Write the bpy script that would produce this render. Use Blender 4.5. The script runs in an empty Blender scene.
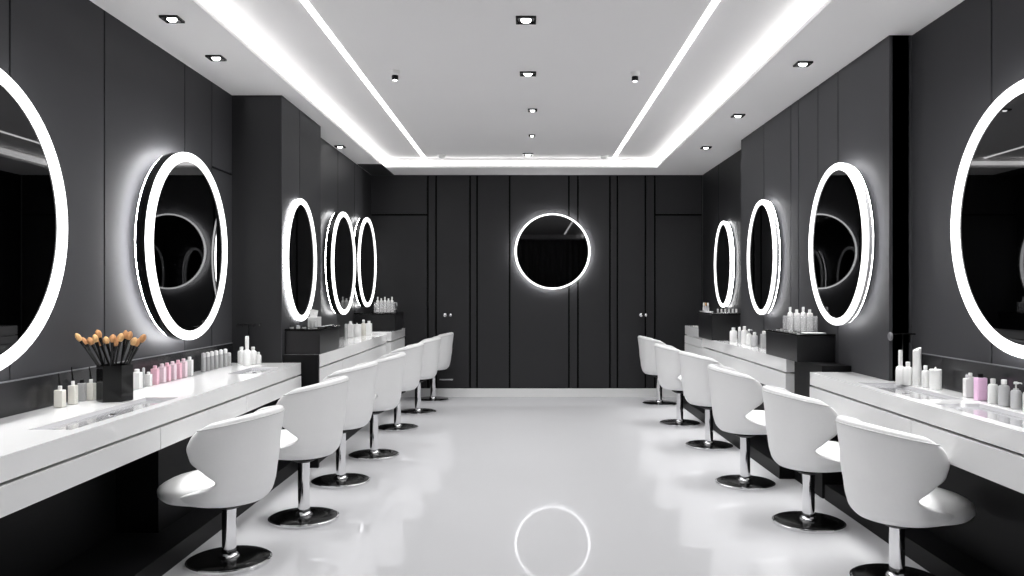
import bpy, math, random
from math import pi, sin, cos, radians
random.seed(7)
S = bpy.context.scene
COL = S.collection
F, PX, PY, H = 800.0, 527.0, 292.0, 1.4          # focal length in pixels, vanishing point, eye height

# ------------------------------------------------------------------ materials
MATS = {}
def mat(name, color, rough=0.5, metal=0.0, emit=0.0, spec=0.5, noise=0.0, nscale=8.0, bump=0.0, coat=0.0, trans=0.0, alpha=1.0):
    m = bpy.data.materials.new(name); m.use_nodes = True
    nt = m.node_tree; b = nt.nodes['Principled BSDF']
    c = (*color, 1.0)
    b.inputs['Base Color'].default_value = c
    b.inputs['Roughness'].default_value = rough
    b.inputs['Metallic'].default_value = metal
    b.inputs['Specular IOR Level'].default_value = spec
    b.inputs['Coat Weight'].default_value = coat
    b.inputs['Transmission Weight'].default_value = trans
    b.inputs['Alpha'].default_value = alpha
    if emit:
        b.inputs['Emission Color'].default_value = c
        b.inputs['Emission Strength'].default_value = emit
    if noise or bump:
        tc = nt.nodes.new('ShaderNodeTexCoord')
        n = nt.nodes.new('ShaderNodeTexNoise'); n.inputs['Scale'].default_value = nscale
        n.inputs['Detail'].default_value = 4
        nt.links.new(tc.outputs['Object'], n.inputs['Vector'])
        if noise:
            r = nt.nodes.new('ShaderNodeMapRange')
            r.inputs['To Min'].default_value = 1 - noise; r.inputs['To Max'].default_value = 1 + noise
            mx = nt.nodes.new('ShaderNodeVectorMath'); mx.operation = 'SCALE'
            mx.inputs[0].default_value = color
            nt.links.new(n.outputs['Fac'], r.inputs['Value'])
            nt.links.new(r.outputs['Result'], mx.inputs['Scale'])
            nt.links.new(mx.outputs['Vector'], b.inputs['Base Color'])
        if bump:
            bp = nt.nodes.new('ShaderNodeBump'); bp.inputs['Strength'].default_value = bump
            bp.inputs['Distance'].default_value = 0.01
            nt.links.new(n.outputs['Fac'], bp.inputs['Height'])
            nt.links.new(bp.outputs['Normal'], b.inputs['Normal'])
    MATS[name] = m
    return m

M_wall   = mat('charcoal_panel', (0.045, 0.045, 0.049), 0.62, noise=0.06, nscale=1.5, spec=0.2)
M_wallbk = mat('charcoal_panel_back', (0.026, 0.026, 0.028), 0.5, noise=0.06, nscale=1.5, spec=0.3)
M_walldk = mat('charcoal_panel_shaded', (0.016, 0.016, 0.0175), 0.5, noise=0.06, nscale=1.5, spec=0.25)  # charcoal panel with the shade of pier front and right recess in its colour
M_groove = mat('groove_black', (0.004, 0.004, 0.004), 0.8, spec=0.1)
M_ceil   = mat('ceiling_white', (0.84, 0.83, 0.83), 0.9, noise=0.02, nscale=1.2, spec=0.1)
M_base   = mat('baseboard_white', (0.86, 0.86, 0.86), 0.5)
M_led    = mat('led_white', (1.0, 0.99, 0.98), 0.5, emit=5.0)
M_cove   = mat('cove_led_white', (1.0, 0.99, 0.98), 0.5, emit=3.4)
M_ring   = mat('ring_light_white', (1.0, 1.0, 1.0), 0.5, emit=2.0)
M_halo   = mat('halo_led_white', (1.0, 1.0, 1.0), 0.5, emit=62.0)
M_soft   = mat('soft_led_white', (1.0, 1.0, 1.0), 0.5, emit=22.0)
M_mirror = mat('mirror_glass', (0.062, 0.062, 0.064), 0.015, metal=1.0, noise=0.01)
M_blackg = mat('gloss_black', (0.003, 0.003, 0.003), 0.10, spec=0.35, noise=0.1)
M_basebk = mat('stool_base_black', (0.003, 0.003, 0.003), 0.16, spec=0.22, noise=0.1)
M_black  = mat('satin_black', (0.004, 0.004, 0.0045), 0.5, spec=0.15, noise=0.1)
M_blackm = mat('matt_black', (0.006, 0.006, 0.006), 0.7, spec=0.15, noise=0.1)
M_boxblk = mat('charcoal_box', (0.010, 0.010, 0.011), 0.3, spec=0.35, noise=0.1)
M_splash = mat('dark_backsplash', (0.018, 0.018, 0.020), 0.25, spec=0.4, noise=0.1)
M_edge   = mat('splash_edge', (0.16, 0.16, 0.17), 0.35)
M_count  = mat('counter_white', (0.84, 0.84, 0.84), 0.10, spec=0.5, noise=0.01, coat=0.4)
M_drawer = mat('drawer_white', (0.76, 0.76, 0.76), 0.28, noise=0.01)
M_basin  = mat('basin_reflection_grey', (0.30, 0.30, 0.31), 0.13, spec=0.7, noise=0.01, coat=0.3)  # grey of the dark wall's reflection put into the basin colour
M_leath  = mat('white_leather', (0.84, 0.84, 0.84), 0.42, noise=0.015, nscale=60, bump=0.04)
M_leath2 = mat('white_leather_seat', (0.90, 0.90, 0.90), 0.42, noise=0.015, nscale=60, bump=0.04)
M_pipe   = mat('leather_piping', (0.66, 0.66, 0.66), 0.5)
M_chrome = mat('chrome', (0.80, 0.80, 0.81), 0.07, metal=1.0, noise=0.01)
M_steel  = mat('brushed_steel', (0.6, 0.6, 0.6), 0.25, metal=1.0, noise=0.02)
M_white  = mat('white_plastic', (0.84, 0.84, 0.83), 0.35, noise=0.02)
M_cream  = mat('ivory_plastic', (0.78, 0.76, 0.70), 0.4, noise=0.02)
M_grey   = mat('grey_translucent', (0.42, 0.42, 0.42), 0.2, noise=0.04)
M_clear  = mat('clear_acrylic', (0.75, 0.75, 0.76), 0.08, alpha=0.32, spec=0.6, noise=0.01)
M_silver = mat('silver_body', (0.52, 0.52, 0.53), 0.3, noise=0.05)
M_pink   = mat('pink_lotion', (0.86, 0.52, 0.62), 0.35, noise=0.03)
M_pinkp  = mat('pale_pink_lotion', (0.86, 0.70, 0.76), 0.35, noise=0.03)
M_pinkh  = mat('mauve_pink', (0.84, 0.55, 0.77), 0.35, noise=0.03)
M_tan    = mat('tan_bristle', (0.50, 0.25, 0.105), 0.8, noise=0.5, nscale=60, bump=0.4)
M_tan2   = mat('golden_bristle', (0.62, 0.37, 0.16), 0.8, noise=0.5, nscale=60, bump=0.4)
M_curt   = mat('curtain_dark', (0.22, 0.22, 0.225), 0.8, noise=0.15, nscale=20)
M_bulb   = mat('bulb_white', (1, 1, 1), 0.3, emit=7.0)
M_rearw  = mat('rear_wall_dark', (0.02, 0.02, 0.022), 0.8, noise=0.05)

# polished floor: a pale diffuse body under a thin clear coat
def floor_mat():
    m = bpy.data.materials.new('polished_floor'); m.use_nodes = True
    nt = m.node_tree; nt.nodes.clear()
    out = nt.nodes.new('ShaderNodeOutputMaterial')
    mix = nt.nodes.new('ShaderNodeMixShader'); mix.inputs[0].default_value = 0.22
    d = nt.nodes.new('ShaderNodeBsdfDiffuse')
    g = nt.nodes.new('ShaderNodeBsdfGlossy'); g.inputs['Roughness'].default_value = 0.035
    g.inputs['Color'].default_value = (0.95, 0.95, 0.97, 1)
    tc = nt.nodes.new('ShaderNodeTexCoord')
    n = nt.nodes.new('ShaderNodeTexNoise'); n.inputs['Scale'].default_value = 0.7; n.inputs['Detail'].default_value = 3
    r = nt.nodes.new('ShaderNodeValToRGB')
    r.color_ramp.elements[0].color = (0.60, 0.60, 0.615, 1); r.color_ramp.elements[1].color = (0.65, 0.65, 0.665, 1)
    nt.links.new(tc.outputs['Object'], n.inputs['Vector'])
    nt.links.new(n.outputs['Fac'], r.inputs['Fac'])
    nt.links.new(r.outputs['Color'], d.inputs['Color'])
    nt.links.new(d.outputs[0], mix.inputs[1]); nt.links.new(g.outputs[0], mix.inputs[2])
    nt.links.new(mix.outputs[0], out.inputs['Surface'])
    return m
M_floor = floor_mat()

# ------------------------------------------------------------------ mesh builder
class MB:
    def __init__(s): s.v = []; s.f = []; s.m = []
    def quad(s, ids, mi=0): s.f.append(tuple(ids)); s.m.append(mi)
    def box(s, x0, x1, y0, y1, z0, z1, mi=0):
        x0, x1 = min(x0, x1), max(x0, x1); y0, y1 = min(y0, y1), max(y0, y1)
        b = len(s.v)
        s.v += [(x0,y0,z0),(x1,y0,z0),(x1,y1,z0),(x0,y1,z0),(x0,y0,z1),(x1,y0,z1),(x1,y1,z1),(x0,y1,z1)]
        for q in ((0,3,2,1),(4,5,6,7),(0,1,5,4),(1,2,6,5),(2,3,7,6),(3,0,4,7)):
            s.quad([b+i for i in q], mi)
        return s
    def lathe(s, prof, seg=24, c=(0,0,0), sx=1.0, sy=1.0, rot=0.0, mi=0):
        """prof: list of (r, z) bottom to top; closed with caps where r > 0 at the ends"""
        b = len(s.v); n = len(prof)
        for (r, z) in prof:
            for k in range(seg):
                a = rot + 2*pi*k/seg
                s.v.append((c[0]+r*sx*cos(a), c[1]+r*sy*sin(a), c[2]+z))
        for i in range(n-1):
            for k in range(seg):
                k2 = (k+1) % seg
                s.quad((b+i*seg+k, b+i*seg+k2, b+(i+1)*seg+k2, b+(i+1)*seg+k), mi)
        s.f.append(tuple(b+k for k in reversed(range(seg)))); s.m.append(mi)
        s.f.append(tuple(b+(n-1)*seg+k for k in range(seg))); s.m.append(mi)
        return s
    def tube(s, pts, r, seg=8, mi=0, r1=None):
        import mathutils
        V = mathutils.Vector
        P = [V(p) for p in pts]; n = len(P); b = len(s.v)
        for i, p in enumerate(P):
            t = (P[min(i+1, n-1)] - P[max(i-1, 0)]).normalized()
            up = V((0,0,1)) if abs(t.z) < 0.9 else V((1,0,0))
            u = t.cross(up).normalized(); w = t.cross(u)
            rr = r if r1 is None else r + (r1-r)*i/(n-1)
            for k in range(seg):
                a = 2*pi*k/seg
                q = p + u*(rr*cos(a)) + w*(rr*sin(a)); s.v.append(tuple(q))
        for i in range(n-1):
            for k in range(seg):
                k2 = (k+1) % seg
                s.quad((b+i*seg+k, b+i*seg+k2, b+(i+1)*seg+k2, b+(i+1)*seg+k), mi)
        s.f.append(tuple(b+k for k in reversed(range(seg)))); s.m.append(mi)
        s.f.append(tuple(b+(n-1)*seg+k for k in range(seg))); s.m.append(mi)
        return s
    def build(s, name, mats, parent=None, bevel=0.0, bseg=2, smooth=True, angle=40, recalc=True):
        me = bpy.data.meshes.new(name)
        me.from_pydata(s.v, [], s.f); me.update()
        if not isinstance(mats, (list, tuple)): mats = [mats]
        for m in mats: me.materials.append(m)
        for p, mi in zip(me.polygons, s.m): p.material_index = mi; p.use_smooth = smooth
        if recalc:
            import bmesh
            bm = bmesh.new(); bm.from_mesh(me); bmesh.ops.recalc_face_normals(bm, faces=bm.faces); bm.to_mesh(me); bm.free()
        if smooth: me.set_sharp_from_angle(angle=radians(angle))
        o = bpy.data.objects.new(name, me); COL.objects.link(o)
        if parent is not None: o.parent = parent
        if bevel:
            b = o.modifiers.new('bevel', 'BEVEL'); b.width = bevel; b.segments = bseg; b.limit_method = 'ANGLE'
            b.angle_limit = radians(40)
        return o

def tag(o, label=None, cat=None, group=None, kind=None):
    if label: o['label'] = label
    if cat: o['category'] = cat
    if group: o['group'] = group
    if kind: o['kind'] = kind
    return o
def thing(name, label, cat, loc=(0,0,0), rz=0.0, group=None):
    o = bpy.data.objects.new(name, None); COL.objects.link(o)
    o.empty_display_size = 0.05
    o.location = loc; o.rotation_euler = (0, 0, rz)
    return tag(o, label, cat, group)
def struct(o): return tag(o, kind='structure')
def copy_thing(src, loc, rz, label, group=None):
    r = src.copy(); COL.objects.link(r); r.location = loc; r.rotation_euler = (0, 0, rz)
    r['label'] = label
    if group: r['group'] = group
    for ch in list(src.children):
        c = ch.copy(); COL.objects.link(c); c.parent = r
        for g in list(ch.children):
            d = g.copy(); COL.objects.link(d); d.parent = c
    return r
ORD = ['first','second','third','fourth','fifth','sixth','seventh','eighth','ninth','tenth','eleventh','twelfth','thirteenth','fourteenth']

# ------------------------------------------------------------------ room shell
ZS, ZC = 2.96, 3.08           # soffit underside, recessed ceiling
YB, YR = 10.67, -3.0          # back wall, wall behind the camera
XL, XR = -2.34, 2.34

mb = MB(); mb.box(XL-.2, XR+.2, YR-.2, YB+.2, -0.1, 0.0)
struct(mb.build('floor', M_floor, smooth=False))
mb = MB(); mb.box(XL-.2, XR+.2, YR-.2, YB+.2, ZC, ZC+.1)
struct(mb.build('ceiling', M_ceil, smooth=False))
# soffit: dropped border around the recessed ceiling
SL, SR, SB, SF = -1.79, 1.635, 10.03, -2.3
mb = MB()
mb.box(XL, SL, YR, YB, ZS, ZC); mb.box(SR, XR, YR, YB, ZS, ZC)
mb.box(SL, SR, SB, YB, ZS, ZC); mb.box(SL, SR, YR, SF, ZS, ZC)
struct(mb.build('trim_1', M_ceil, smooth=False))
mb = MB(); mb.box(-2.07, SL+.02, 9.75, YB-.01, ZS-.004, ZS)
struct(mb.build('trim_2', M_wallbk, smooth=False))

def panels(mb, axis, plane, out, a0, a1, z0, z1, grooves=(), hgrooves=(), gap=0.014, th=0.02, m0=0):
    """panel boxes with real gaps on a wall; front face lies on `plane`; out=+1/-1 is the facing direction"""
    cuts = [a0] + sorted(grooves) + [a1]
    for i in range(len(cuts)-1):
        p0 = cuts[i] + (gap/2 if i > 0 else 0); p1 = cuts[i+1] - (gap/2 if i < len(cuts)-2 else 0)
        zs = [z0]
        for (h0, h1, hz) in hgrooves:
            if p0 >= h0-.02 and p1 <= h1+.02: zs.append(hz)
        zs = sorted(zs) + [z1]
        for k in range(len(zs)-1):
            q0 = zs[k] + (gap/2 if k > 0 else 0); q1 = zs[k+1] - (gap/2 if k < len(zs)-2 else 0)
            if axis == 'x': mb.box(plane, plane-out*th, p0, p1, q0, q1, m0)
            else: mb.box(p0, p1, plane, plane-out*th, q0, q1, 0)
    if axis == 'x': mb.box(plane-out*th, plane-out*(th+.1), a0, a1, z0, z1, 1)
    else: mb.box(a0, a1, plane-out*th, plane-out*(th+.1), z0, z1, 1)

PLX, P0, P1 = -1.95, 6.345, 7.54      # left pier
LRX = -2.08                           # left wall beyond the pier
mb = MB()
panels(mb, 'x', XL, 1, YR, P0, 0, ZC, (-1.6, -.2, 1.2, 2.4, 3.62, 4.43, 5.47, 5.94), ((5.94, P0, 2.33),))
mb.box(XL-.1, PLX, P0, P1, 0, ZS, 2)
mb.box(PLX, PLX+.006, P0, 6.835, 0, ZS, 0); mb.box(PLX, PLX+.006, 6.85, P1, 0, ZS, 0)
panels(mb, 'x', LRX, 1, P1, YB, 0, ZS, (8.8, 9.65), m0=3)  # darker panel tone carries the shade of this recess
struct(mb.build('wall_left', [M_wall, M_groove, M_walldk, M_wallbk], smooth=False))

PRX, Q0, Q1 = 2.20, 4.86, 8.22        # right wall bay that stands forward
mb = MB()
panels(mb, 'x', XR, -1, YR, Q0, 0, ZC, (-1.6, -.2, 1.2, 2.6, 4.03))
mb.box(PRX+.02, XR+.1, Q0, Q1, 0, ZS, 0)
panels(mb, 'x', PRX, -1, Q0, Q1, 0, ZS, (5.66, 6.05, 6.48, 6.67, 7.43))
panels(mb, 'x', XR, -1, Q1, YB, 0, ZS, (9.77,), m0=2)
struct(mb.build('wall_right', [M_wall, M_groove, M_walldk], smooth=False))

def bx(px): return (px-PX)*YB/F
gr = [427.75, 436, 470, 477, 509.6, 569, 578, 610, 617.5, 645.5, 655]
mb = MB()
hz = 1.4 + (292-214.7)*YB/F
def back_panels():
    cuts = [LRX-.1] + [bx(g) for g in gr] + [XR]
    for i in range(len(cuts)-1):
        p0, p1 = cuts[i]+.012, cuts[i+1]-.012
        if i in (2, 9): continue                       # the two doors
        if i in (0, len(cuts)-2):
            mb.box(p0, p1, YB, YB+.02, .115, hz-.012, 0); mb.box(p0, p1, YB, YB+.02, hz+.012, ZS, 0)
        else: mb.box(p0, p1, YB, YB+.02, .115, ZS, 0)
    mb.box(XL, XR, YB+.02, YB+.12, 0, ZS, 1)
back_panels()
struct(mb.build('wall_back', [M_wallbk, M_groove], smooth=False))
mb = MB(); mb.box(LRX, XR, YB-.025, YB+.019, 0, .113)
struct(mb.build('baseboard_back', M_base, smooth=False, bevel=.004))
mb = MB(); mb.box(XL-.1, XR+.1, YR-.12, YR, 0, ZC)
struct(mb.build('wall_rear', M_rearw, smooth=False))

# flush doors in the back wall
def door(name, a, b, knob_px, bar=False):
    mb = MB(); mb.box(bx(a)+.012, bx(b)-.012, YB, YB+.02, .118, ZS-.002)
    d = struct(mb.build(name, M_wallbk, smooth=False))
    for i, px in enumerate(knob_px):
        k = MB(); x = bx(px); z = 1.4 - 23*YB/F
        # rose, neck and turned knob pointing into the room
        prof = [(.024, 0), (.024, .006), (.010, .010), (.010, .030), (.022, .036), (.024, .048), (.016, .056), (.004, .058)] if i == 0 else \
               [(.020, 0), (.020, .012), (.016, .016), (.004, .018)]
        k.lathe(prof, 16)
        k.v = [(x+vx, YB-vz, z+vy) for (vx, vy, vz) in k.v]
        o = k.build('door_knob' if i == 0 else 'door_lock', M_chrome, d); o['label'] = 'polished metal knob' if i == 0 else 'small polished lock plate'
    if bar:
        k = MB(); k.box(bx(439.5), bx(453), YB-.012, YB, .222, .242)
        k.build('door_bar', M_steel, d, bevel=.002)
    return d
door('door_1', 436, 470, (445, 450.5), True)
door('door_2', 617.5, 645.5, (641, 646))

# dark pleated curtain behind the camera (seen in the mirrors)
mb = MB(); n = 220
for i in range(n+1):
    x = -2.2 + 4.4*i/n; y = YR + .12 + .05*sin(i*0.72) + .02*sin(i*.31)
    mb.v += [(x, y, .02), (x, y, 2.62), (x, y, 2.94)]
for i in range(n):
    for k in range(2): mb.quad((i*3+k, i*3+3+k, i*3+4+k, i*3+1+k))
tag(mb.build('curtain', M_curt, recalc=False), 'dark pleated curtain reflected in the round mirror on the back wall', 'curtain')

# ------------------------------------------------------------------ ceiling lights
def strip(name, label, m, *boxes):
    mb = MB()
    for b in boxes: mb.box(*b)
    return tag(mb.build(name, m, smooth=False), label, 'light')
zl, zh = ZS+.03, ZC-.022
strip('cove_light', 'long white cove light glowing along the left soffit edge', M_cove, (SL, SL+.012, SF+.02, SB-.014, zl, zh))
strip('cove_light', 'long white cove light glowing along the right soffit edge', M_cove, (SR, SR-.012, SF+.02, SB-.014, zl, zh))
strip('cove_light', 'short white cove light across the back soffit edge above the back wall', M_cove, (SL+.014, SR-.014, SB, SB-.012, zl, zh-.02))
def line_light(label, x, w):
    mb = MB(); n = 6
    for k in range(n+1):                                   # shallow domed diffuser
        a = pi*k/n
        for y in (SF+.2, SB-.02): mb.v.append((-cos(a)*w/2, y, -.010*sin(a)))
    for k in range(n): mb.quad((2*k, 2*k+1, 2*k+3, 2*k+2))
    o = mb.build('line_light', M_led, None, angle=180, recalc=False); o.location = (x, 0, ZC); tag(o, label, 'light')
line_light('straight recessed white light line on the left half of the ceiling', -1.285, .045)
line_light('straight recessed white light line on the right half of the ceiling', 1.09, .045)

def downlight(px, py, zc, w, label, group, aspect=1.0):
    d = (zc-H)*F/(PY-py); x = (px-PX)*d/F
    t = thing('downlight', label, 'light', (x, d, zc), 0, group)
    h = w/2
    mb = MB()                                           # square black trim with an open middle
    e = h*.22
    for (a, b, c, dd) in ((-h, h, -h, -h+e), (-h, h, h-e, h), (-h, -h+e, -h+e, h-e), (h-e, h, -h+e, h-e)):
        mb.box(a, b, c*aspect, dd*aspect, -.014, -.0005)
    mb.build('frame', M_blackg, t, bevel=.002)
    mb = MB(); mb.box(-h+e, h-e, (-h+e)*aspect, (h-e)*aspect, -.004, -.001); mb.build('reflector', M_steel, t, smooth=False)
    mb = MB(); r = h*.50
    mb.lathe([(r*.3, -.022), (r*.75, -.019), (r, -.012), (r, -.004)], 16); mb.build('bulb', M_bulb, t)
    return t
for (px, py, lab) in ((172,18,'black square downlight nearest the camera in the left soffit'), (216,57,'second black square downlight from the camera in the left soffit'),
                      (340,146,'black downlight farthest back in the left soffit')):
    downlight(px, py, ZS, .105, lab, 'soffit downlights')
for (px, py, lab) in ((803,63,'black square downlight nearest the camera in the right soffit'), (738,115,'middle black downlight in the right soffit'),
                      (706,147,'black downlight farthest back in the right soffit')):
    downlight(px, py, ZS, .105, lab, 'soffit downlights')
downlight(526, 19, ZC, .125, 'largest black square downlight at the top centre of the ceiling', 'ceiling downlights')
downlight(528, 73, ZC, .125, 'second black square downlight down the ceiling centre line', 'ceiling downlights', .8)
downlight(532.5, 109.5, ZC, .085, 'third and small downlight down the ceiling centre line', 'ceiling downlights')
downlight(532, 135, ZC, .07, 'fourth and smallest downlight down the ceiling centre line', 'ceiling downlights')
downlight(528, 154, ZC, .13, 'downlight on the ceiling centre line closest to the back wall', 'ceiling downlights')
def spot(px, py, label):
    d = (ZC-H)*F/(PY-py) ; x = (px-PX)*d/F
    t = thing('spotlight', label, 'light', (x, d, ZC), 0, 'ceiling spotlights')
    mb = MB(); mb.lathe([(.030, -.034), (.034, -.030), (.036, 0)], 20); mb.build('canopy', M_white, t)
    mb = MB(); mb.lathe([(.022, -.068), (.025, -.066), (.025, -.038), (.022, -.0345)], 20); mb.build('barrel', M_black, t)
    mb = MB(); mb.lathe([(.010, -.073), (.016, -.072), (.016, -.0685)], 20); mb.build('bulb', M_bulb, t)
spot(395, 71, 'small round spotlight on the ceiling beside the left light line')
spot(635, 72, 'small round spotlight on the ceiling beside the right light line')
def detector(px, py, label):
    d = (ZC-H)*F/(PY-py); x = (px-PX)*d/F
    t = thing('smoke_detector', label, 'smoke detector', (x, d, ZC))
    mb = MB(); mb.lathe([(.045, -.014), (.052, -.010), (.052, 0)], 24); mb.build('base', M_white, t)
    mb = MB(); mb.lathe([(.008, -.044), (.028, -.040), (.040, -.028), (.042, -.015)], 24); mb.build('cover', M_white, t)
detector(442, 155, 'small white smoke detector on the ceiling near the back left')
detector(604, 156, 'small white smoke detector on the ceiling near the back right')

# ------------------------------------------------------------------ illuminated round mirrors
def ering(mb, prof, rd, rz, seg=72, close=True):
    """prof: closed loop of (inset from the rim, distance from the wall) swept round an ellipse in local YZ"""
    b = len(mb.v); n = len(prof)
    for (off, x) in prof:
        for k in range(seg):
            a = 2*pi*k/seg
            mb.v.append((x, (rd-off)*cos(a), (rz-off*.72)*sin(a)))
    for i in range(n if close else n-1):
        j = (i+1) % n
        for k in range(seg):
            k2 = (k+1) % seg
            mb.quad((b+i*seg+k, b+i*seg+k2, b+j*seg+k2, b+j*seg+k))
    if not close:
        mb.f.append(tuple(b+k for k in range(seg))); mb.m.append(0)
        mb.f.append(tuple(b+(n-1)*seg+k for k in range(seg))); mb.m.append(0)
def mirror(label, loc, rz_, rd, rz, xb, xf, w, drum=None, halo=True):
    t = thing('round_mirror', label, 'mirror', loc, rz_, 'ring-lit round mirrors')
    mb = MB(); ering(mb, [(.16, 0.0005), (.16, xb)], rd, rz, close=False); mb.build('mount', M_blackm, t)
    mb = MB(); ering(mb, [(.012, xb), (.0, xb+.004), (.0, xf-.012), (w+.004, xf-.012), (w+.004, xb)], rd, rz); mb.build('frame', drum or M_blackg, t)
    mb = MB(); ering(mb, [(.006, xb-.0005), (.006, xb-.003), (.030, xb-.003), (.030, xb-.0005)], rd, rz); o = mb.build('back_light', M_halo if halo else M_soft, t)
    mb = MB(); ering(mb, [(-.001, xf-.012), (-.001, xf-.002), (.006, xf+.005), (w-.006, xf+.005), (w, xf-.001), (w, xf-.012)], rd, rz); o = mb.build('light_ring', M_ring, t); o['label'] = 'glowing white ring'
    mb = MB(); ering(mb, [(w, xf-.011), (w, xf-.004)], rd, rz, close=False); mb.build('mirror_glass', M_mirror, t)
    return t
mirror('large ring-lit mirror cut by the left edge of the photo', (XL, 3.18, 1.703), 0, .652, .652, .07, .14, .08)
mirror('ring-lit round mirror with thick black rim on the left wall between brush cup and pillar', (XL, 5.25, 1.697), 0, .62, .61, .07, .14, .08)
mirror('ring-lit mirror on the side of the left dark pillar above the black box', (PLX+.006, 6.80, 1.672), 0, .46, .52, .014, .034, .07, None, False)
mirror('ring-lit mirror with thick black rim just beyond the left pillar', (LRX, 8.60, 1.708), 0, .55, .55, .05, .12, .07, None, False)
mirror('farthest ring-lit mirror on the left wall, next to the back wall', (LRX, 9.86, 1.766), 0, .54, .55, .05, .12, .07, None, False)
mirror('large ring-lit mirror cut by the right edge of the photo', (XR, 3.565, 1.727), pi, .625, .625, .06, .12, .08)
mirror('ring-lit mirror on the right wall between the dark corner and the near black box', (PRX, 5.45, 1.724), pi, .51, .55, .06, .10, .065, M_silver, False)
mirror('third ring-lit mirror from the camera on the right wall, above the row of bottles', (PRX, 7.23, 1.713), pi, .435, .518, .05, .09, .06, M_silver, False)
mirror('smallest and farthest ring-lit mirror on the right wall, in the dark recess', (XR, 9.33, 1.724), pi, .41, .504, .03, .06, .058, None, False)
mirror('thin ring-lit round mirror centred on the dark back wall', (.338, YB, 1.938), -pi/2, .50, .50, .065, .088, .025)

# ------------------------------------------------------------------ counters
def slab(label, xw, xf, y0, y1, z0, z1, basins=()):
    """worktop from wall xw to front xf; basins: (ya, yb, xa, xb) shallow sunken trays"""
    t = thing('countertop', label, 'countertop', ((xw+xf)/2, (y0+y1)/2, z0))
    ox, oy, oz = (xw+xf)/2, (y0+y1)/2, z0
    mb = MB()
    ys = [y0]
    for (ya, yb, xa, xb) in sorted(basins):
        mb.box(xw-ox, xf-ox, ys[-1]-oy, ya-oy, 0, z1-oz)
        lo, hi = min(xw, xf), max(xw, xf); a, b = min(xa, xb), max(xa, xb)
        mb.box(lo-ox, a-ox, ya-oy, yb-oy, 0, z1-oz); mb.box(b-ox, hi-ox, ya-oy, yb-oy, 0, z1-oz)
        ys.append(yb)
    mb.box(xw-ox, xf-ox, ys[-1]-oy, y1-oy, 0, z1-oz)
    # weld the coincident seams so the top reads as one slab
    o = mb.build('slab', M_count, t, smooth=False, recalc=False)
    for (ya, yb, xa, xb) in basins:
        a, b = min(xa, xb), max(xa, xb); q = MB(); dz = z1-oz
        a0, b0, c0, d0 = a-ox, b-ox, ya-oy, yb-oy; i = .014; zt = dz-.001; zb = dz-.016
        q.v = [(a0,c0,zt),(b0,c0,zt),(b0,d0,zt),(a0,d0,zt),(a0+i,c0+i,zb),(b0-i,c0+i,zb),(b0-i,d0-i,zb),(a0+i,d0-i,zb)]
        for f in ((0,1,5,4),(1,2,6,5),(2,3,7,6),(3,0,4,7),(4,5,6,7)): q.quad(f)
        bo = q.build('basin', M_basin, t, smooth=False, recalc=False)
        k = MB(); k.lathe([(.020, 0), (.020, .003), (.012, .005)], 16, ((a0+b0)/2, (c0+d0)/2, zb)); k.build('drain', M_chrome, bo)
    return t
def drawers(label, xw, xf, y0, y1, z0, z1, out, rows=1, end=None):
    """drawer unit hung under a worktop; out=+1: fronts face +X"""
    ox, oy = (xw+xf)/2, (y0+y1)/2
    t = thing('drawer_unit', label, 'drawer unit', (ox, oy, z0), 0, 'white drawer units')
    body = MB(); body.box(xw-ox, xf-out*(.03 if end else .07)-ox, y0-oy+.002, y1-oy-.002, .004, z1-z0); body.build('body', M_drawer if end else M_black, t, smooth=False)
    h = (z1-z0-.012)
    for r in range(rows):
        hh = h/rows
        fr = MB(); fr.box(xf-out*(.029 if end else .069)-ox, xf-ox, y0-oy+.0025, y1-oy-.0025, r*hh+(.006 if r else 0), (r+1)*hh-.0); fr.build('drawer', M_drawer, t, bevel=.0025)
    return t

# left, near run
LF = -1.79
slab('long glossy white worktop with sunken trays on the near left', XL+.002, LF, 1.5, 6.335, .75, .84, ((3.25, 4.25, -2.03, -1.85), (5.46, 5.95, -2.05, -1.85)))
drawers('white drawer unit under the near left worktop, cut by the left edge', XL+.002, LF+.004, 1.5, 3.9, .632, .75, 1)
drawers('white drawer unit under the near left worktop, behind the nearest stool', XL+.002, LF+.004, 3.9, 5.1, .632, .75, 1)
drawers('white drawer unit at the pillar end of the near left worktop', XL+.002, LF+.004, 5.1, 6.335, .632, .75, 1)
# right, near run
RF = 1.91
slab('long glossy white worktop with sunken trays on the near right', XR-.002, RF, 1.5, 4.855, .775, .86, ((2.6, 3.88, 1.97, 2.2), (4.02, 4.78, 1.97, 2.2)))
drawers('white drawer unit under the near right worktop, cut by the right edge', XR-.002, RF-.004, 1.5, 3.97, .624, .775, -1)
drawers('white drawer unit at the far end of the near right worktop', PRX-.002, RF-.004, 3.972, 5.4, .624, .775, -1)
slab('end piece of the near right worktop in front of the dark pillar', PRX-.002, RF, 4.856, 5.4, .775, .86)
# left, far run
slab('white worktop behind the left pillar carrying the black box', LRX+.002, -1.656, 7.545, 9.43, .80, .90)
slab('short white worktop end beside the left pillar under the black box', PLX+.008, -1.656, 6.402, 7.543, .80, .90)
drawers('white drawer unit beside the left pillar', PLX+.008, -1.66, 6.402, 7.2, .645, .80, 1)
drawers('white drawer unit in the middle of the far left run', PLX+.008, -1.66, 7.202, 9.43, .645, .80, 1)
slab('raised small white worktop at the far left corner', LRX+.002, -1.60, 9.435, 10.5, .82, .93)
drawers('white drawer unit in the far left corner by the back wall', LRX+.002, -1.604, 9.435, 10.5, .66, .82, 1)
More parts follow.
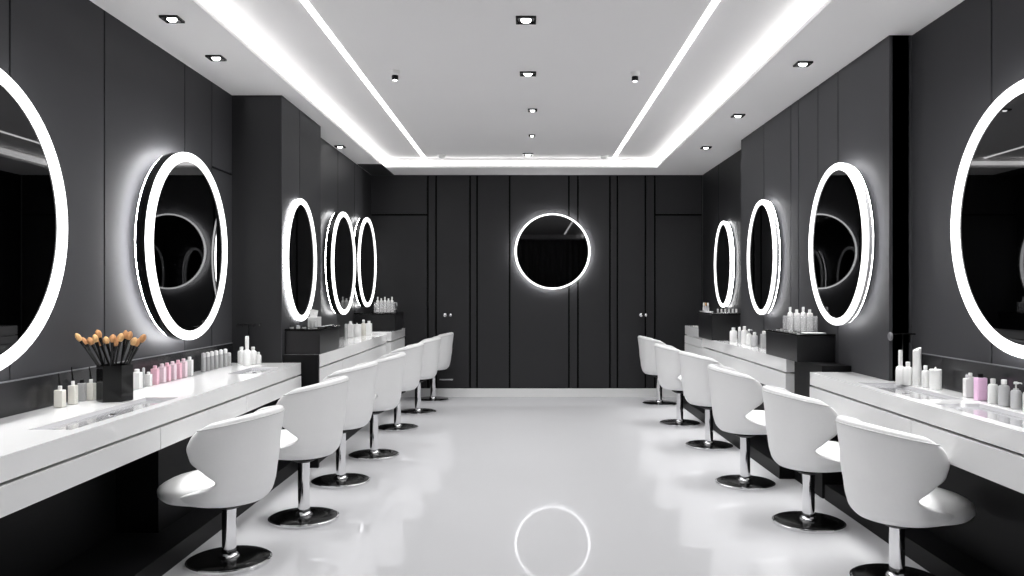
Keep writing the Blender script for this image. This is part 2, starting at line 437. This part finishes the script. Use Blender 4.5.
# right, far run
slab('white worktop on the far right carrying bottles and two black boxes', PRX-.002, 1.94, 5.99, 8.865, .80, .90)
drawers('long white drawer unit under the far right worktop', PRX-.002, 1.936, 5.99, 8.865, .645, .80, -1)
slab('raised small white worktop at the far right corner', XR-.002, 1.98, 8.88, 10.03, .87, .98)
drawers('white two-row drawer unit in the far right corner', XR-.002, 1.976, 8.88, 10.03, .66, .87, -1, rows=2, end=True)

# black base cabinets and plinths
def base_cabinet(label, boxes, plinth):
    x = sum(plinth[0:2])/2; y = sum(plinth[2:4])/2
    t = thing('base_cabinet', label, 'cabinet', (x, y, 0))
    mb = MB()
    for b in boxes: mb.box(b[0]-x, b[1]-x, b[2]-y, b[3]-y, b[4], b[5])
    mb.build('carcass', M_black, t, smooth=False)
    mb = MB(); p = plinth; mb.box(p[0]-x, p[1]-x, p[2]-y, p[3]-y, p[4], p[5]); mb.build('plinth', M_black, t, smooth=False)
    return t
base_cabinet('black cabinet with low plinth under the near left worktop', [(XL+.002, -1.99, 4.32, 6.335, .10, .63), (XL+.002, -2.22, 1.5, 4.318, .10, .63)], (XL+.002, -1.80, 1.5, 6.335, 0, .10))
base_cabinet('black cabinet with low plinth under the near right worktop', [(2.185, XR-.002, 1.5, 4.855, .10, .622), (2.185, PRX-.001, 4.856, 5.4, .10, .622)], (2.01, PRX-.001, 1.5, 5.4, 0, .10))
farleft = base_cabinet('black cabinet with low plinth under the far left run', [(PLX+.008, -1.82, 6.44, 7.54, .10, .643), (LRX+.002, -1.82, 7.545, 10.5, .10, .643)], (PLX+.008, -1.70, 6.44, 10.5, 0, .10))
base_cabinet('black cabinet with low plinth under the far right run', [(2.09, PRX-.001, 5.99, 8.21, .10, .643), (2.09, XR-.002, 8.225, 10.03, .10, .643)], (1.89, PRX-.001, 5.99, 10.03, 0, .10))
_x, _y = farleft.location.x, farleft.location.y
mb = MB(); mb.box(PLX+.008-_x, -1.66-_x, 6.36-_y, 6.40-_y, 0, .90); mb.build('end_panel', M_black, farleft, bevel=.003)
def black_panel(name, label, b, m=M_black):
    x, y = (b[0]+b[1])/2, (b[2]+b[3])/2
    mb = MB(); mb.box(b[0]-x, b[1]-x, b[2]-y, b[3]-y, 0, b[5]-b[4])
    o = mb.build(name, m, smooth=False, bevel=.003); o.location = (x, y, b[4])
    return tag(o, label, 'panel')
black_panel('end_block', 'tall black block between the two white worktops on the right', (2.0, PRX-.002, 5.42, 5.985, 0, .90))

# backsplash strips
def splash(label, x, out, y0, y1, z0, z1):
    t = thing('backsplash', label, 'backsplash', (x, (y0+y1)/2, z0)); L = (y1-y0)/2
    mb = MB(); mb.box(0, out*.012, -L, L, 0, z1-z0-.005); mb.build('panel', M_splash, t, smooth=False)
    mb = MB(); mb.box(0, out*.013, -L, L, z1-z0-.005, z1-z0); mb.build('edge_strip', M_edge, t, smooth=False)
splash('dark glossy backsplash strip along the left wall above the worktop', XL+.001, 1, 1.5, 6.32, .841, 1.0)
splash('dark glossy backsplash strip along the right wall above the worktop', XR-.001, -1, 1.5, 4.72, .861, 1.04)

# raised black boxes on the counters
def riser(label, x0, x1, y0, y1, z0, z1, lip=.0):
    x, y = (x0+x1)/2, (y0+y1)/2
    t = thing('display_box', label, 'box', (x, y, z0))
    mb = MB(); mb.box(x0-x, x1-x, y0-y, y1-y, 0.0005, z1-z0-.014); mb.build('body', M_boxblk, t, bevel=.003)
    mb = MB(); mb.box(x0-x-.004, x1-x+.004, y0-y-.004, y1-y+lip, z1-z0-.0135, z1-z0); mb.build('top_plate', M_blackg, t, bevel=.002)
    return t
riser('black display box on the worktop beside the left pillar', PLX+.012, -1.66, 6.41, 7.08, .90, 1.104)
riser('black display box with glossy top in the far left corner', LRX+.006, -1.585, 9.6, 10.25, .93, 1.148)
riser('near black display box on the far right worktop', 1.924, PRX-.006, 5.70, 6.44, .90, 1.10)
riser('far black display box on the right below the smallest mirror', 1.90, PRX-.006, 8.235, 8.86, .90, 1.18)

# ------------------------------------------------------------------ swivel stools
def interp(tab, v):
    if v <= tab[0][0]: return tab[0][1]
    for (a, b), (c, d) in zip(tab, tab[1:]):
        if v <= c:
            t = (v-a)/(c-a); t = t*t*(3-2*t)
            return b + (d-b)*t
    return tab[-1][1]
S_TAB = [(0,.64),(.04,.75),(.11,.84),(.26,.905),(.55,.97),(1,1.05)]
E_TAB = [(0,.22),(.09,.22),(.16,.16),(.22,.03),(.31,-.075),(.44,-.01),(.58,.07),(.72,.085),(.86,.055),(.95,.005),(1,-.05)]
def shell_pt(phi, v, grow=0.0):
    s = interp(S_TAB, v) + grow
    a = .255 if abs(phi) < pi/2 else .42
    ztop = .795 - .055*(1-cos(min(abs(phi), pi/2)))
    return (-a*cos(phi)*s, .285*sin(phi)*s, .306 + (ztop-.306)*v)
def phi_max(v):
    x = interp(E_TAB, v); s = interp(S_TAB, v)
    a = .42 if x > 0 else .255
    return math.acos(max(-1, min(1, -x/(a*s))))
def make_stool(label, group):
    t = thing('swivel_stool', label, 'stool', (0,0,0), 0, group)
    # base: thin glossy black disc with chrome rim
    b = MB(); b.lathe([(.200, .002), (.204, .020), (.198, .024), (.12, .027), (.05, .030)], 48); bp = b.build('base_plate', M_basebk, t, angle=60)
    r = MB(); r.lathe([(.206, 0.0), (.213, .003), (.213, .017), (.205, .021)], 48); r.build('base_rim', M_chrome, bp, angle=60)
    c = MB(); c.lathe([(.052, .027), (.052, .034), (.044, .044), (.036, .050), (.0355, .41)], 28); c.build('column', M_chrome, t)
    u = MB(); u.lathe([(.045, .270), (.085, .290), (.085, .312)], 24); u.build('seat_plate', M_black, t)
    # cushion: an egg-shaped pad that runs forward past the tub
    s = MB(); seg = 48
    prof = [(.02,.316),(.60,.315),(.78,.317),(.88,.323),(.94,.336),(.985,.358),(1.0,.382),(.995,.392),(.965,.404),(.90,.418),(.78,.434),(.58,.448),(.35,.455),(.02,.457)]
    for (k, z) in prof:
        for i in range(seg):
            a = 2*pi*i/seg; ca, sa = cos(a), sin(a)
            ex = math.copysign(abs(ca)**.62, ca); ey = math.copysign(abs(sa)**.78, sa)
            x = .075 + .275*ex*k; w = .226*(1 - .08*max(0, ca))
            s.v.append((x, w*ey*k, z - .012*max(0, (x-.1)/.3)*(1 if z > .35 else 0)))
    n = len(prof)
    for i in range(n-1):
        for k in range(seg):
            k2 = (k+1) % seg; s.quad((i*seg+k, i*seg+k2, (i+1)*seg+k2, (i+1)*seg+k))
    s.f.append(tuple(reversed(range(seg)))); s.m.append(0); s.f.append(tuple((n-1)*seg+k for k in range(seg))); s.m.append(0)
    s.build('seat_cushion', M_leath2, t, angle=180)
    # tub back with swept wings
    g = MB(); nv, nu = 18, 40
    for j in range(nv+1):
        v = j/nv; pm = phi_max(v)
        for i in range(nu+1):
            g.v.append(shell_pt(pm*(2*i/nu-1), v))
    for j in range(nv):
        for i in range(nu):
            q = j*(nu+1)+i; g.quad((q, q+1, q+nu+2, q+nu+1))
    o = g.build('backrest', M_leath, t, angle=180)
    # outward normals, then thickness inwards
    m = o.modifiers.new('thick', 'SOLIDIFY'); m.thickness = .048; m.offset = -1
    if o.data.polygons[nu//2 + nu*9].normal.x > 0: o.data.flip_normals()
    m = o.modifiers.new('soft', 'SUBSURF'); m.levels = 1; m.render_levels = 1
    # stitched seam just under the rim
    pts = []
    pm = phi_max(.93)
    for i in range(41): pts.append(shell_pt(pm*.99*(2*i/40-1), .945, .004))
    p = MB(); p.tube(pts, .0035, 6); p.build('piping', M_pipe, o, angle=180)
    return t
RISE = ('seat_plate', 'seat_cushion', 'backrest', 'piping')
LG, RG = 'white swivel stools in the left row', 'white swivel stools in the right row'
LST = [(-1.545,4.15,0.012,-8),(-1.375,4.93,.085,-6),(-1.37,5.89,.095,-4),(-1.306,6.83,.09,3),(-1.328,8.2,.085,-3),(-1.265,9.28,.085,2),(-1.217,10.35,.085,-2)]
RST = [(1.785,3.86,0.0,10),(1.70,4.83,.035,3),(1.59,5.83,.075,-2),(1.65,7.25,.07,4),(1.62,8.48,.06,-3),(1.655,10.0,.06,2)]
LL = ['white tub stool nearest the camera in the left row', 'second white tub stool from the camera in the left row', 'third white tub stool from the camera in the left row',
      'fourth white tub stool from the camera in the left row', 'third white tub stool from the back wall in the left row', 'second white tub stool from the back wall in the left row', 'white tub stool in the left row closest to the back wall']
RL = ['white tub stool nearest the camera in the right row, its base cut by the frame', 'second white tub stool from the camera in the right row', 'third white tub stool from the camera in the right row',
      'third white tub stool from the back wall in the right row', 'second white tub stool from the back wall in the right row', 'white tub stool in the right row closest to the back wall']
proto = None
for (x, y, dz, a), lab, base, grp in [(*z, pi, LG) for z in zip(LST, LL)] + [(*z, 0, RG) for z in zip(RST, RL)]:
    if proto is None:
        proto = make_stool(lab, grp); o = proto; o.location = (x, y, 0); o.rotation_euler = (0, 0, base + radians(a))
    else:
        o = copy_thing(proto, (x, y, 0), base + radians(a), lab, grp)
    for ch in o.children:
        if ch.name.split('.')[0] in RISE: ch.location.z = dz

# ------------------------------------------------------------------ toiletries
def bottle(label, group, loc, kind, w, h, m, capm=None, name=None, rz=0.0, cat='bottle'):
    nm = name or {'square':'lotion_bottle','round':'lotion_bottle','pump':'pump_bottle','tube':'cosmetic_tube','wand':'nail_bottle','jar':'cream_jar','neck':'slender_bottle','slant':'tall_bottle'}[kind]
    t = thing(nm, label, cat, loc, rz, group); r = w/2; capm = capm or M_white
    b, c = MB(), MB()
    if kind == 'square':
        b.box(-r, r, -r*.8, r*.8, .0005, h*.84); b.build('body', m, t, bevel=min(.004, r*.2))
        c.lathe([(r*.55, h*.84), (r*.55, h*.98), (r*.45, h)], 14); c.build('cap', capm, t)
    elif kind == 'wand':
        b.box(-r, r, -r*.8, r*.8, .0005, h); b.build('body', m, t, bevel=.004)
        c.lathe([(r*.42, h), (r*.42, h*1.2), (r*.3, h*1.23)], 14); c.build('cap', M_white, t)
        k = MB(); k.tube([(0,0,h*1.22), (-.004,0,h*1.6), (-.008,0,h*1.95)], .0045, 8, r1=.002); k.build('wand', M_blackg, t)
    elif kind == 'round':
        b.lathe([(r*.92,.0005),(r,h*.04),(r,h*.68),(r*.85,h*.76),(r*.42,h*.80),(r*.42,h*.83)], 20); b.build('body', m, t)
        c.lathe([(r*.5,h*.83),(r*.5,h*.98),(r*.4,h)], 16); c.build('cap', capm, t)
    elif kind == 'pump':
        b.lathe([(r*.94,.0005),(r,h*.03),(r,h*.62),(r*.8,h*.68),(r*.5,h*.70),(r*.5,h*.75)], 20); b.build('body', m, t)
        c.lathe([(r*.16,h*.75),(r*.16,h*.90),(r*.45,h*.91),(r*.45,h*.98),(r*.3,h)], 14)
        c.tube([(r*.3,0,h*.95),(r*1.0,0,h*.945),(r*1.2,0,h*.92)], r*.14, 6); c.build('pump_head', capm, t)
    elif kind == 'tube':
        b.lathe([(r,.0005),(r,h*.72),(r*.9,h*.74)], 14); b.build('body', m, t)
        c.lathe([(r*.92,h*.74),(r*.92,h*.93),(r*.7,h*.98),(r*.3,h)], 14); c.build('cap', capm, t)
    elif kind == 'jar':
        b.lathe([(r*.95,.0005),(r,h*.05),(r,h*.66),(r*.95,h*.70)], 22); b.build('body', m, t)
        c.lathe([(r*1.02,h*.70),(r*1.02,h*.88),(r*.92,h*.9),(r*.18,h*.91),(r*.12,h)], 22); c.build('lid', capm, t)
    elif kind == 'neck':
        b.lathe([(r*.95,.0005),(r,h*.03),(r,h*.42),(r*.85,h*.50),(r*.46,h*.54),(r*.40,h*.60)], 20); b.build('body', m, t)
        c.lathe([(r*.44,h*.60),(r*.44,h*.97),(r*.36,h)], 14); c.build('cap', capm, t)
    elif kind == 'slant':
        b.lathe([(r*.96,.0005),(r,h*.02),(r,h*.5),(r*.96,h*.52)], 20); b.build('body', m, t)
        c.lathe([(r*.95,h*.52),(r*.95,h*.92),(r*.93,h*.94)], 20)
        c.v = [(x, y, z + (x*.5 if z > h*.8 else 0)) for (x, y, z) in c.v]; c.build('cap', capm, t)
    return t
def on(px, x): return abs(x)*F/abs(px-PX)              # depth at which a thing at side distance x shows at column px
ZL = .8405
# three ivory nail bottles with wands
g = 'ivory bottles with black wands left of the brush cup'
for i, (px, x, w, h) in enumerate(((60,-2.265,.043,.085),(73,-2.262,.038,.095),(91,-2.258,.042,.088))):
    bottle(['leftmost','middle','rightmost'][i] + ' square ivory bottle with a thin black wand beside the brush cup', g, (x, on(px, x), ZL), 'wand', w, h, M_cream)
x = -2.285
bottle('dark grey square bottle behind the ivory bottles by the brush cup', None, (x, on(82, x), ZL), 'square', .036, .11, M_grey, M_black)
# brush cup
cx, cy = -2.125, 4.125
t = thing('brush_cup', 'glossy black six-sided cup holding makeup brushes on the left worktop', 'cup', (cx, cy, ZL), radians(18))
mb = MB(); R, hh = .086, .185
mb.lathe([(R, .0005), (R, hh), (R-.008, hh), (R-.008, .012), (.01, .011)], 6)
mb.build('body', M_blackg, t, smooth=False)
# makeup brushes fanned out
g = 'makeup brushes in the black cup'
heads = [(77.5,336),(83,340),(90,340),(95,337),(98,332.5),(100,341),(106,339),(113,337),(116,341),(121,336),(125.5,333),(130,334),(134.5,340),(138,341),(143.5,337)]
HN = ['lying farthest left', 'second from the left', 'third from the left', 'fourth from the left', 'tallest on the left', 'sixth from the left', 'seventh from the left', 'large-headed in the middle',
      'seventh from the right', 'sixth from the right', 'tallest on the right', 'fourth from the right', 'third from the right', 'second from the right', 'leaning farthest right']
rank = sorted(range(len(heads)), key=lambda q: -abs(heads[q][0]-110))
for i, (px, py) in enumerate(heads):
    rk = rank.index(i); yo = ((rk+1)//2)*.0085*(1 if rk % 2 else -1)
    f = (px-110)/33.0                                     # fan angle
    d = 4.125 + yo*1.3
    hx = (px-PX)*d/F; hz_ = H-(py-PY)*d/F
    bxp, byp = cx - .020*f, cy + yo
    bz = ZL + .014
    t = thing('makeup_brush', 'black makeup brush with tan bristles ' + HN[i] + ' in the black cup', 'brush', (bxp, byp, bz), 0, g)
    vx, vy, vz = hx-bxp, d-byp, hz_-bz
    L = (vx*vx+vy*vy+vz*vz)**.5; ux, uy, uz = vx/L, vy/L, vz/L
    P = lambda s: (ux*s, uy*s, uz*s)
    mb = MB(); mb.tube([P(0), P(L*.5), P(L*.82)], .0035, 8, r1=.006); mb.build('handle', M_blackg, t)
    mb = MB(); mb.tube([P(L*.82), P(L*.87), P(L*.915)], .0065, 10, r1=.009); mb.build('ferrule', M_blackg, t)
    mb = MB(); k = 1.0 + .35*((i*7) % 5)/5
    rad = [.008, .0100*k, .0122*k, .0115*k, .007*k, .002]; st = [.915, .94, .965, 1.0, 1.03, 1.045]
    sg = 12; b0 = len(mb.v)
    import mathutils
    tv = mathutils.Vector((ux,uy,uz)); uu = tv.cross(mathutils.Vector((0,1,0))).normalized(); ww = tv.cross(uu)
    for r_, s_ in zip(rad, st):
        for q in range(sg):
            a = 2*pi*q/sg; rr = r_*(1+.08*(q % 2)); v = tv*(L*s_) + uu*(rr*cos(a)) + ww*(rr*sin(a)); mb.v.append(tuple(v))
    for n_ in range(len(rad)-1):
        for q in range(sg):
            q2 = (q+1) % sg; mb.quad((n_*sg+q, n_*sg+q2, (n_+1)*sg+q2, (n_+1)*sg+q))
    mb.f.append(tuple(range(sg))); mb.m.append(0); mb.f.append(tuple((len(rad)-1)*sg+q for q in range(sg))); mb.m.append(0)
    o = mb.build('bristles', M_tan if i % 3 else M_tan2, t); o['label'] = 'tan bristles'
# whites just right of the cup
x = -2.25
bottle('white square bottle directly right of the brush cup', None, (x, on(137, x), ZL), 'square', .05, .115, M_white)
bottle('thin dark bottle between two white bottles right of the brush cup', None, (x-.01, on(143.5, x-.01), ZL), 'tube', .018, .115, M_grey, M_silver)
bottle('short white bottle next to the pink bottles', None, (x, on(148.5, x), ZL), 'square', .036, .085, M_white)
# pink row
g = 'row of pink bottles on the left worktop'
for i, (px, m, h) in enumerate(((155,M_pink,.115),(162,M_pinkp,.118),(167,M_pink,.118),(172.5,M_pinkp,.12),(178,M_pink,.122),(183.5,M_pinkp,.124),(189.5,M_white,.128))):
    lab = ['pink bottle at the left end of the pink row on the left worktop', 'second bottle from the left of the pink row', 'third bottle from the left of the pink row', 'middle bottle of the pink row on the left worktop',
           'third bottle from the right of the pink row', 'pale pink bottle beside the white end bottle of the pink row', 'white bottle at the right end of the pink row'][i]
    bottle(lab, g, (-2.25, on(px, -2.25), ZL), 'square', .042, h, m, m if i != 6 else M_white)
# grey clear tubes
g = 'grey tubes with white caps on the left worktop'
for i, px in enumerate((203.5,207.5,211.8,216.2,220.8,225.3,229)):
    bottle(ORD[i] + ' grey tube from the left in the row below the round mirror', g, (-2.265, on(px, -2.265), ZL), 'tube', .032, .135 if i < 6 else .10, M_grey, M_white if 0 < i < 6 else M_silver)
# cluster at the left pillar
g = 'white bottles in front of the left pillar'
for i, (px, x, k, w, h, lab) in enumerate(((241.5,-2.24,'round',.062,.135,'leftmost white bottle of the cluster in front of the left pillar'), (247,-2.15,'neck',.07,.225,'tallest white bottle in front of the left pillar'),
                           (253,-2.13,'round',.06,.135,'white bottle right of the tall one in front of the left pillar'), (258.5,-2.10,'round',.045,.095,'smallest white bottle at the right of the left pillar cluster'))):
    dd = 6.07 if k == 'neck' else 6.2
    bottle(lab, g, ((px-PX)*dd/F, dd, ZL), k, w*.93, h, M_white)
def brush_stand(label, loc, h, arm, side):
    t = thing('brush_stand', label, 'stand', loc)
    mb = MB(); mb.lathe([(.035,.0005),(.035,.006),(.008,.010)], 20); mb.build('foot', M_blackg, t)
    mb = MB(); mb.tube([(0,0,.008),(0,0,h)], .004, 8); mb.build('post', M_blackg, t)
    mb = MB(); mb.tube([(-arm,0,h+.0),(0,0,h+.004),(arm,0,h+.002)], .0045, 8); mb.build('crossbar', M_blackg, t)
    if side:
        mb = MB(); mb.lathe([(.004,-.014),(.022,-.012),(.027,0),(.022,.012),(.004,.014)], 20); mb.v = [(-arm+z_*.6, x_, h-.012+y_) for (x_, y_, z_) in mb.v]
        mb.build('round_brush', M_edge, t)
        mb = MB(); mb.tube([(arm*.55,0,h),(arm*.55,0,h-.05)], .004, 6); mb.build('hook', M_blackg, t)
    else:
        for q in (-.95,-.5,.45,.9):
            mb = MB(); mb.tube([(arm*q,-.006,h-.012),(arm*q,0,h),(arm*q+.008,.004,h+.013)], .004, 6); mb.build('hook', M_blackg, t)
brush_stand('thin black stand with small hooks rising behind the white bottles at the left pillar', (-2.19, 6.295, ZL), .300, .095, False)
ZR = .8605
brush_stand('thin black stand holding a round brush behind the white bottles on the right', (2.255, 4.80, ZR), .285, .075, True)
# right near cluster
g = 'white bottles beside the dark corner on the right worktop'
for (px, x, k, w, h, lab) in ((900.5,2.185,'neck',.054,.20,'slender white bottle with long neck at the left of the right cluster'), (908,2.21,'round',.05,.135,'white bottle between slender and tallest bottle on the right worktop'),
                      (917,2.24,'slant',.048,.225,'tallest white bottle with slanted top on the right worktop'), (925.5,2.25,'round',.042,.125,'white bottle between the tallest bottle and the round jar on the right'),
                      (935.5,2.26,'jar',.062,.125,'stout round white jar with knob lid on the right worktop')):
    bottle(lab, g, (x, on(px, x), ZR), k, w, h, M_white)
g = 'bottles below the large right mirror'
for (px, k, w, h, m, cm, lab) in ((967.5,'square',.036,.115,M_white,M_silver,'leftmost white bottle of the row below the large right mirror'), (980.5,'square',.050,.135,M_pinkh,M_black,'pink bottle with black cap on the right worktop'),
                      (993,'round',.046,.12,M_white,M_white,'white bottle directly right of the pink bottle on the right worktop'), (1004,'round',.050,.125,M_silver,M_white,'silver grey bottle with white cap right of the pink bottle'),
                      (1016,'pump',.045,.125,M_silver,M_white,'grey pump bottle near the right edge of the photo'), (1029,'round',.05,.115,M_white,M_white,'white bottle cut by the right edge of the photo')):
    bottle(lab, g, (2.26, on(px, 2.26), ZR), k, w, h, m, cm)
x = 2.275
bottle('white bottle squeezed behind the pink bottle on the right worktop', g, (x, on(973.5, x)+.03, ZR), 'square', .034, .125, M_white, M_white)

# left far worktop bottles (beyond the black box)
g = 'bottles on the far left worktop'
ZF = .9005
for (px, x, k, w, h, m, lab) in ((346,-1.93,'tube',.03,.16,M_grey,'slim grey tube right behind the left black box'), (350.5,-1.93,'square',.055,.18,M_white,'tall white bottle behind the left black box'),
                         (357,-1.92,'jar',.095,.15,M_white,'wide white jar on the far left worktop'), (363.5,-1.88,'round',.06,.18,M_cream,'ivory bottle right of the wide jar on the far left worktop'),
                         (369,-1.80,'square',.062,.17,M_white,'rightmost white bottle on the far left worktop')):
    bottle(lab, g, (x, on(px, x), ZF), k, w, h, m, M_silver if k == 'tube' else M_white)
# right far worktop bottles
g = 'bottles on the far right worktop'
for i, (px, k, w, h, m) in enumerate(((733.5,'round',.075,.14,M_white),(739.5,'tube',.03,.155,M_silver),(744.5,'round',.065,.17,M_white),(749,'pump',.05,.15,M_white),(754.5,'round',.06,.13,M_silver),(764,'square',.055,.155,M_grey))):
    lab = ['leftmost white bottle of the row on the far right worktop', 'thin silver tube between two white bottles on the far right worktop', 'tallest white bottle on the far right worktop', 'white pump bottle in the middle of the far right worktop',
           'silver round bottle right of the pump bottle on the far right worktop', 'grey square bottle closest to the near right black box'][i]
    bottle(lab, g, (2.09, on(px, 2.09), ZF), k, w, h, m)

# things on the left black box
zt = 1.1045
t = thing('tissue_box', 'white upright box with paper sticking out on the left black box', 'box', (-1.80, 6.78, zt))
mb = MB(); mb.box(-.045,.045,-.05,.05,.0005,.085); mb.build('body', M_white, t, bevel=.004)
mb = MB(); mb.v = [(-.04,-.004,.083),(.02,-.004,.083),(.025,.012,.14),(-.038,-.012,.15),(-.04,.004,.083),(.02,.004,.083),(.027,.018,.138),(-.036,-.004,.152)]
for q in ((0,1,2,3),(7,6,5,4),(0,4,5,1),(1,5,6,2),(2,6,7,3),(3,7,4,0)): mb.quad(q)
mb.build('tissue', M_white, t)
t = thing('cup', 'small flared white cup in front of the white box on the left black box', 'cup', (-1.765, 6.58, zt))
mb = MB(); mb.lathe([(.018,.0005),(.020,.004),(.030,.06),(.027,.06),(.017,.008)], 20); mb.build('body', M_white, t)
t = thing('makeup_palette', 'dark palette with pale pans along the aisle edge of the left black box', 'palette', (-1.69, 6.75, zt))
mb = MB(); mb.box(-.022,.022,-.22,.22,.0005,.010); mb.build('case', M_blackg, t, bevel=.002)
for k in range(7):
    mb = MB(); mb.lathe([(.015,.0095),(.015,.013),(.012,.014)], 14, (0, -.185+.0617*k, 0)); mb.build('pan', M_white if k % 2 else M_silver, t)
g = 'small white pots on the left black box'
for i, (xx, yy) in enumerate(((-1.90,6.46),(-1.845,6.45),(-1.80,6.46))):
    t = thing('cosmetic_pot', ['leftmost','middle','rightmost'][i] + ' tiny pale pot at the near edge of the left black box', 'pot', (xx, yy, zt), 0, g)
    mb = MB(); mb.lathe([(.014,.0005),(.016,.004),(.016,.014)], 16); mb.build('body', M_white, t)
    mb = MB(); mb.lathe([(.0165,.0145),(.0165,.022),(.014,.024)], 16); mb.build('lid', M_silver if i % 2 else M_black, t)

def caddy(label, loc, wx, wy, h, n, glabel, group, handle=False):
    t = thing('acrylic_caddy', label, 'caddy', loc)
    mb = MB(); th = .004
    mb.box(-wx/2,wx/2,-wy/2,wy/2,.0005,.006); mb.build('tray', M_clear, t, smooth=False)
    mb = MB()
    mb.box(-wx/2,wx/2,-wy/2,-wy/2+th,.006,h*.66); mb.box(-wx/2,wx/2,wy/2-th,wy/2,.006,h*.66)
    mb.box(-wx/2,-wx/2+th,-wy/2+th,wy/2-th,.006,h*.66); mb.box(wx/2-th,wx/2,-wy/2+th,wy/2-th,.006,h*.66)
    mb.build('side_walls', M_clear, t, smooth=False)
    if handle:
        mb = MB(); mb.tube([(wx/2-.002,-.03,h*.2),(wx/2+.03,-.03,h*.22),(wx/2+.034,-.03,h*.45),(wx/2+.03,-.03,h*.62),(wx/2-.002,-.03,h*.64)], .006, 8); mb.build('handle', M_silver, t)
    w = (wx-.02)/n
    for i in range(n):
        bottle(ORD[i] + ' ' + glabel, group, (loc[0]-wx/2+.01+w*(i+.5), loc[1], loc[2]+.0065), 'round' if i % 2 == 0 else 'square', w*.80, h*(.98 if i % 2 == 0 else .88), M_white, M_white)
caddy('clear caddy of white bottles on the far left black box', (-1.75, 9.85, 1.1485), .24, .14, .19, 5, 'bottle from the left in the caddy on the far left black box', 'bottles in the far left caddy', True)
caddy('clear caddy of white bottles on the near right black box', (2.04, 5.98, 1.1005), .215, .13, .185, 4, 'bottle from the left in the caddy on the near right black box', 'bottles in the right caddy')
# near right black box: paper and small pots
mb = MB(); mb.box(-.075,.075,-.045,.045,.0005,.006); o = mb.build('folded_cloth', M_white, bevel=.002); o.location = (2.07, 5.78, 1.1005); tag(o, 'thin folded white cloth near the front of the right black box', 'cloth')
g = 'small pale pots on the near right black box'
for i, yy in enumerate((5.80, 5.90, 6.00, 6.10, 6.20)):
    t = thing('cosmetic_pot', ORD[i] + ' tiny pale pot from the camera along the aisle edge of the right black box', 'pot', (1.945, yy, 1.1005), 0, g)
    mb = MB(); mb.lathe([(.012,.0005),(.014,.004),(.014,.012)], 14); mb.build('body', M_white, t)
    mb = MB(); mb.lathe([(.0145,.0125),(.0145,.018),(.012,.019)], 14); mb.build('lid', M_silver if i % 2 else M_black, t)
# far right black box: clear rack, tray and lipsticks
t = thing('acrylic_rack', 'low clear rack along the front of the far right black box', 'rack', (2.08, 8.32, 1.1805))
mb = MB(); mb.box(-.10,.10,-.03,.03,.0005,.006); mb.build('tray', M_clear, t, smooth=False)
for k in range(6):
    mb = MB(); xx = -.098+.0385*k; mb.box(xx,xx+.004,-.03,.03,.006,.045); mb.build('divider', M_white, t, smooth=False)
t = thing('serving_tray', 'thin pale tray at the aisle end of the far right black box', 'tray', (1.945, 8.68, 1.1805))
mb = MB(); mb.box(-.04,.04,-.15,.15,.0005,.006); mb.build('plate', M_white, t, bevel=.002)
mb = MB(); mb.box(-.042,-.038,-.15,.15,.006,.014); mb.box(.038,.042,-.15,.15,.006,.014); mb.build('rim', M_silver, t, smooth=False)
g = 'lipsticks on the far right tray'
for i, (yy, m) in enumerate(((8.80, M_cream), (8.70, M_tan2), (8.60, M_white))):
    t = thing('lipstick', ['farthest','middle','nearest'][i] + ' upright lipstick on the pale tray of the far right black box', 'lipstick', (1.945, yy, 1.187), 0, g)
    mb = MB(); mb.lathe([(.014,.0005),(.014,.045),(.011,.046),(.011,.062)], 14); mb.build('case', M_silver, t)
    mb = MB(); mb.lathe([(.009,.0625),(.009,.085),(.004,.098)], 12); mb.build('stick', m, t)

# ------------------------------------------------------------------ light
def area(name, loc, sx, sy, power, rot=(0,0,0), spec=1.0):
    l = bpy.data.lights.new(name, 'AREA'); l.shape = 'RECTANGLE'; l.size = sx; l.size_y = sy; l.energy = power
    l.specular_factor = spec
    o = bpy.data.objects.new(name, l); COL.objects.link(o); o.location = loc; o.rotation_euler = rot
    return o
area('ceiling_fill', (-.07, 6.0, 3.03), 3.0, 7.9, 92, spec=.25).data.spread = radians(125)  # unseen fill added for downward light on floor and stools
area('left_soffit_lamp', (-2.08, 5.6, 2.94), .30, 9.0, 44, spec=.3).data.spread = radians(52)
area('right_soffit_lamp', (2.06, 5.6, 2.94), .30, 9.0, 44, spec=.3).data.spread = radians(52)
area('back_floor_fill', (-.07, 9.2, 3.03), 3.0, 1.4, 16, spec=.25).data.spread = radians(125)  # unseen fill added to brighten the far floor
w = bpy.data.worlds.new('World'); S.world = w; w.use_nodes = True
w.node_tree.nodes['Background'].inputs['Color'].default_value = (.8, .82, .85, 1)
w.node_tree.nodes['Background'].inputs['Strength'].default_value = .05

# ------------------------------------------------------------------ camera
cam = bpy.data.cameras.new('camera'); co = bpy.data.objects.new('camera', cam); COL.objects.link(co)
co.location = (0, 0, H); co.rotation_euler = (pi/2, 0, 0)
cam.sensor_width = 36; cam.lens = F/1024*36
cam.shift_x = -(PX-512)/1024; cam.shift_y = (PY-288)/1024
cam.clip_start = .05
S.camera = co
S.view_settings.view_transform = 'Standard'
S.view_settings.look = 'None'
S.view_settings.exposure = 0.0
S.cycles.use_denoising = True
S.cycles.max_bounces = 8
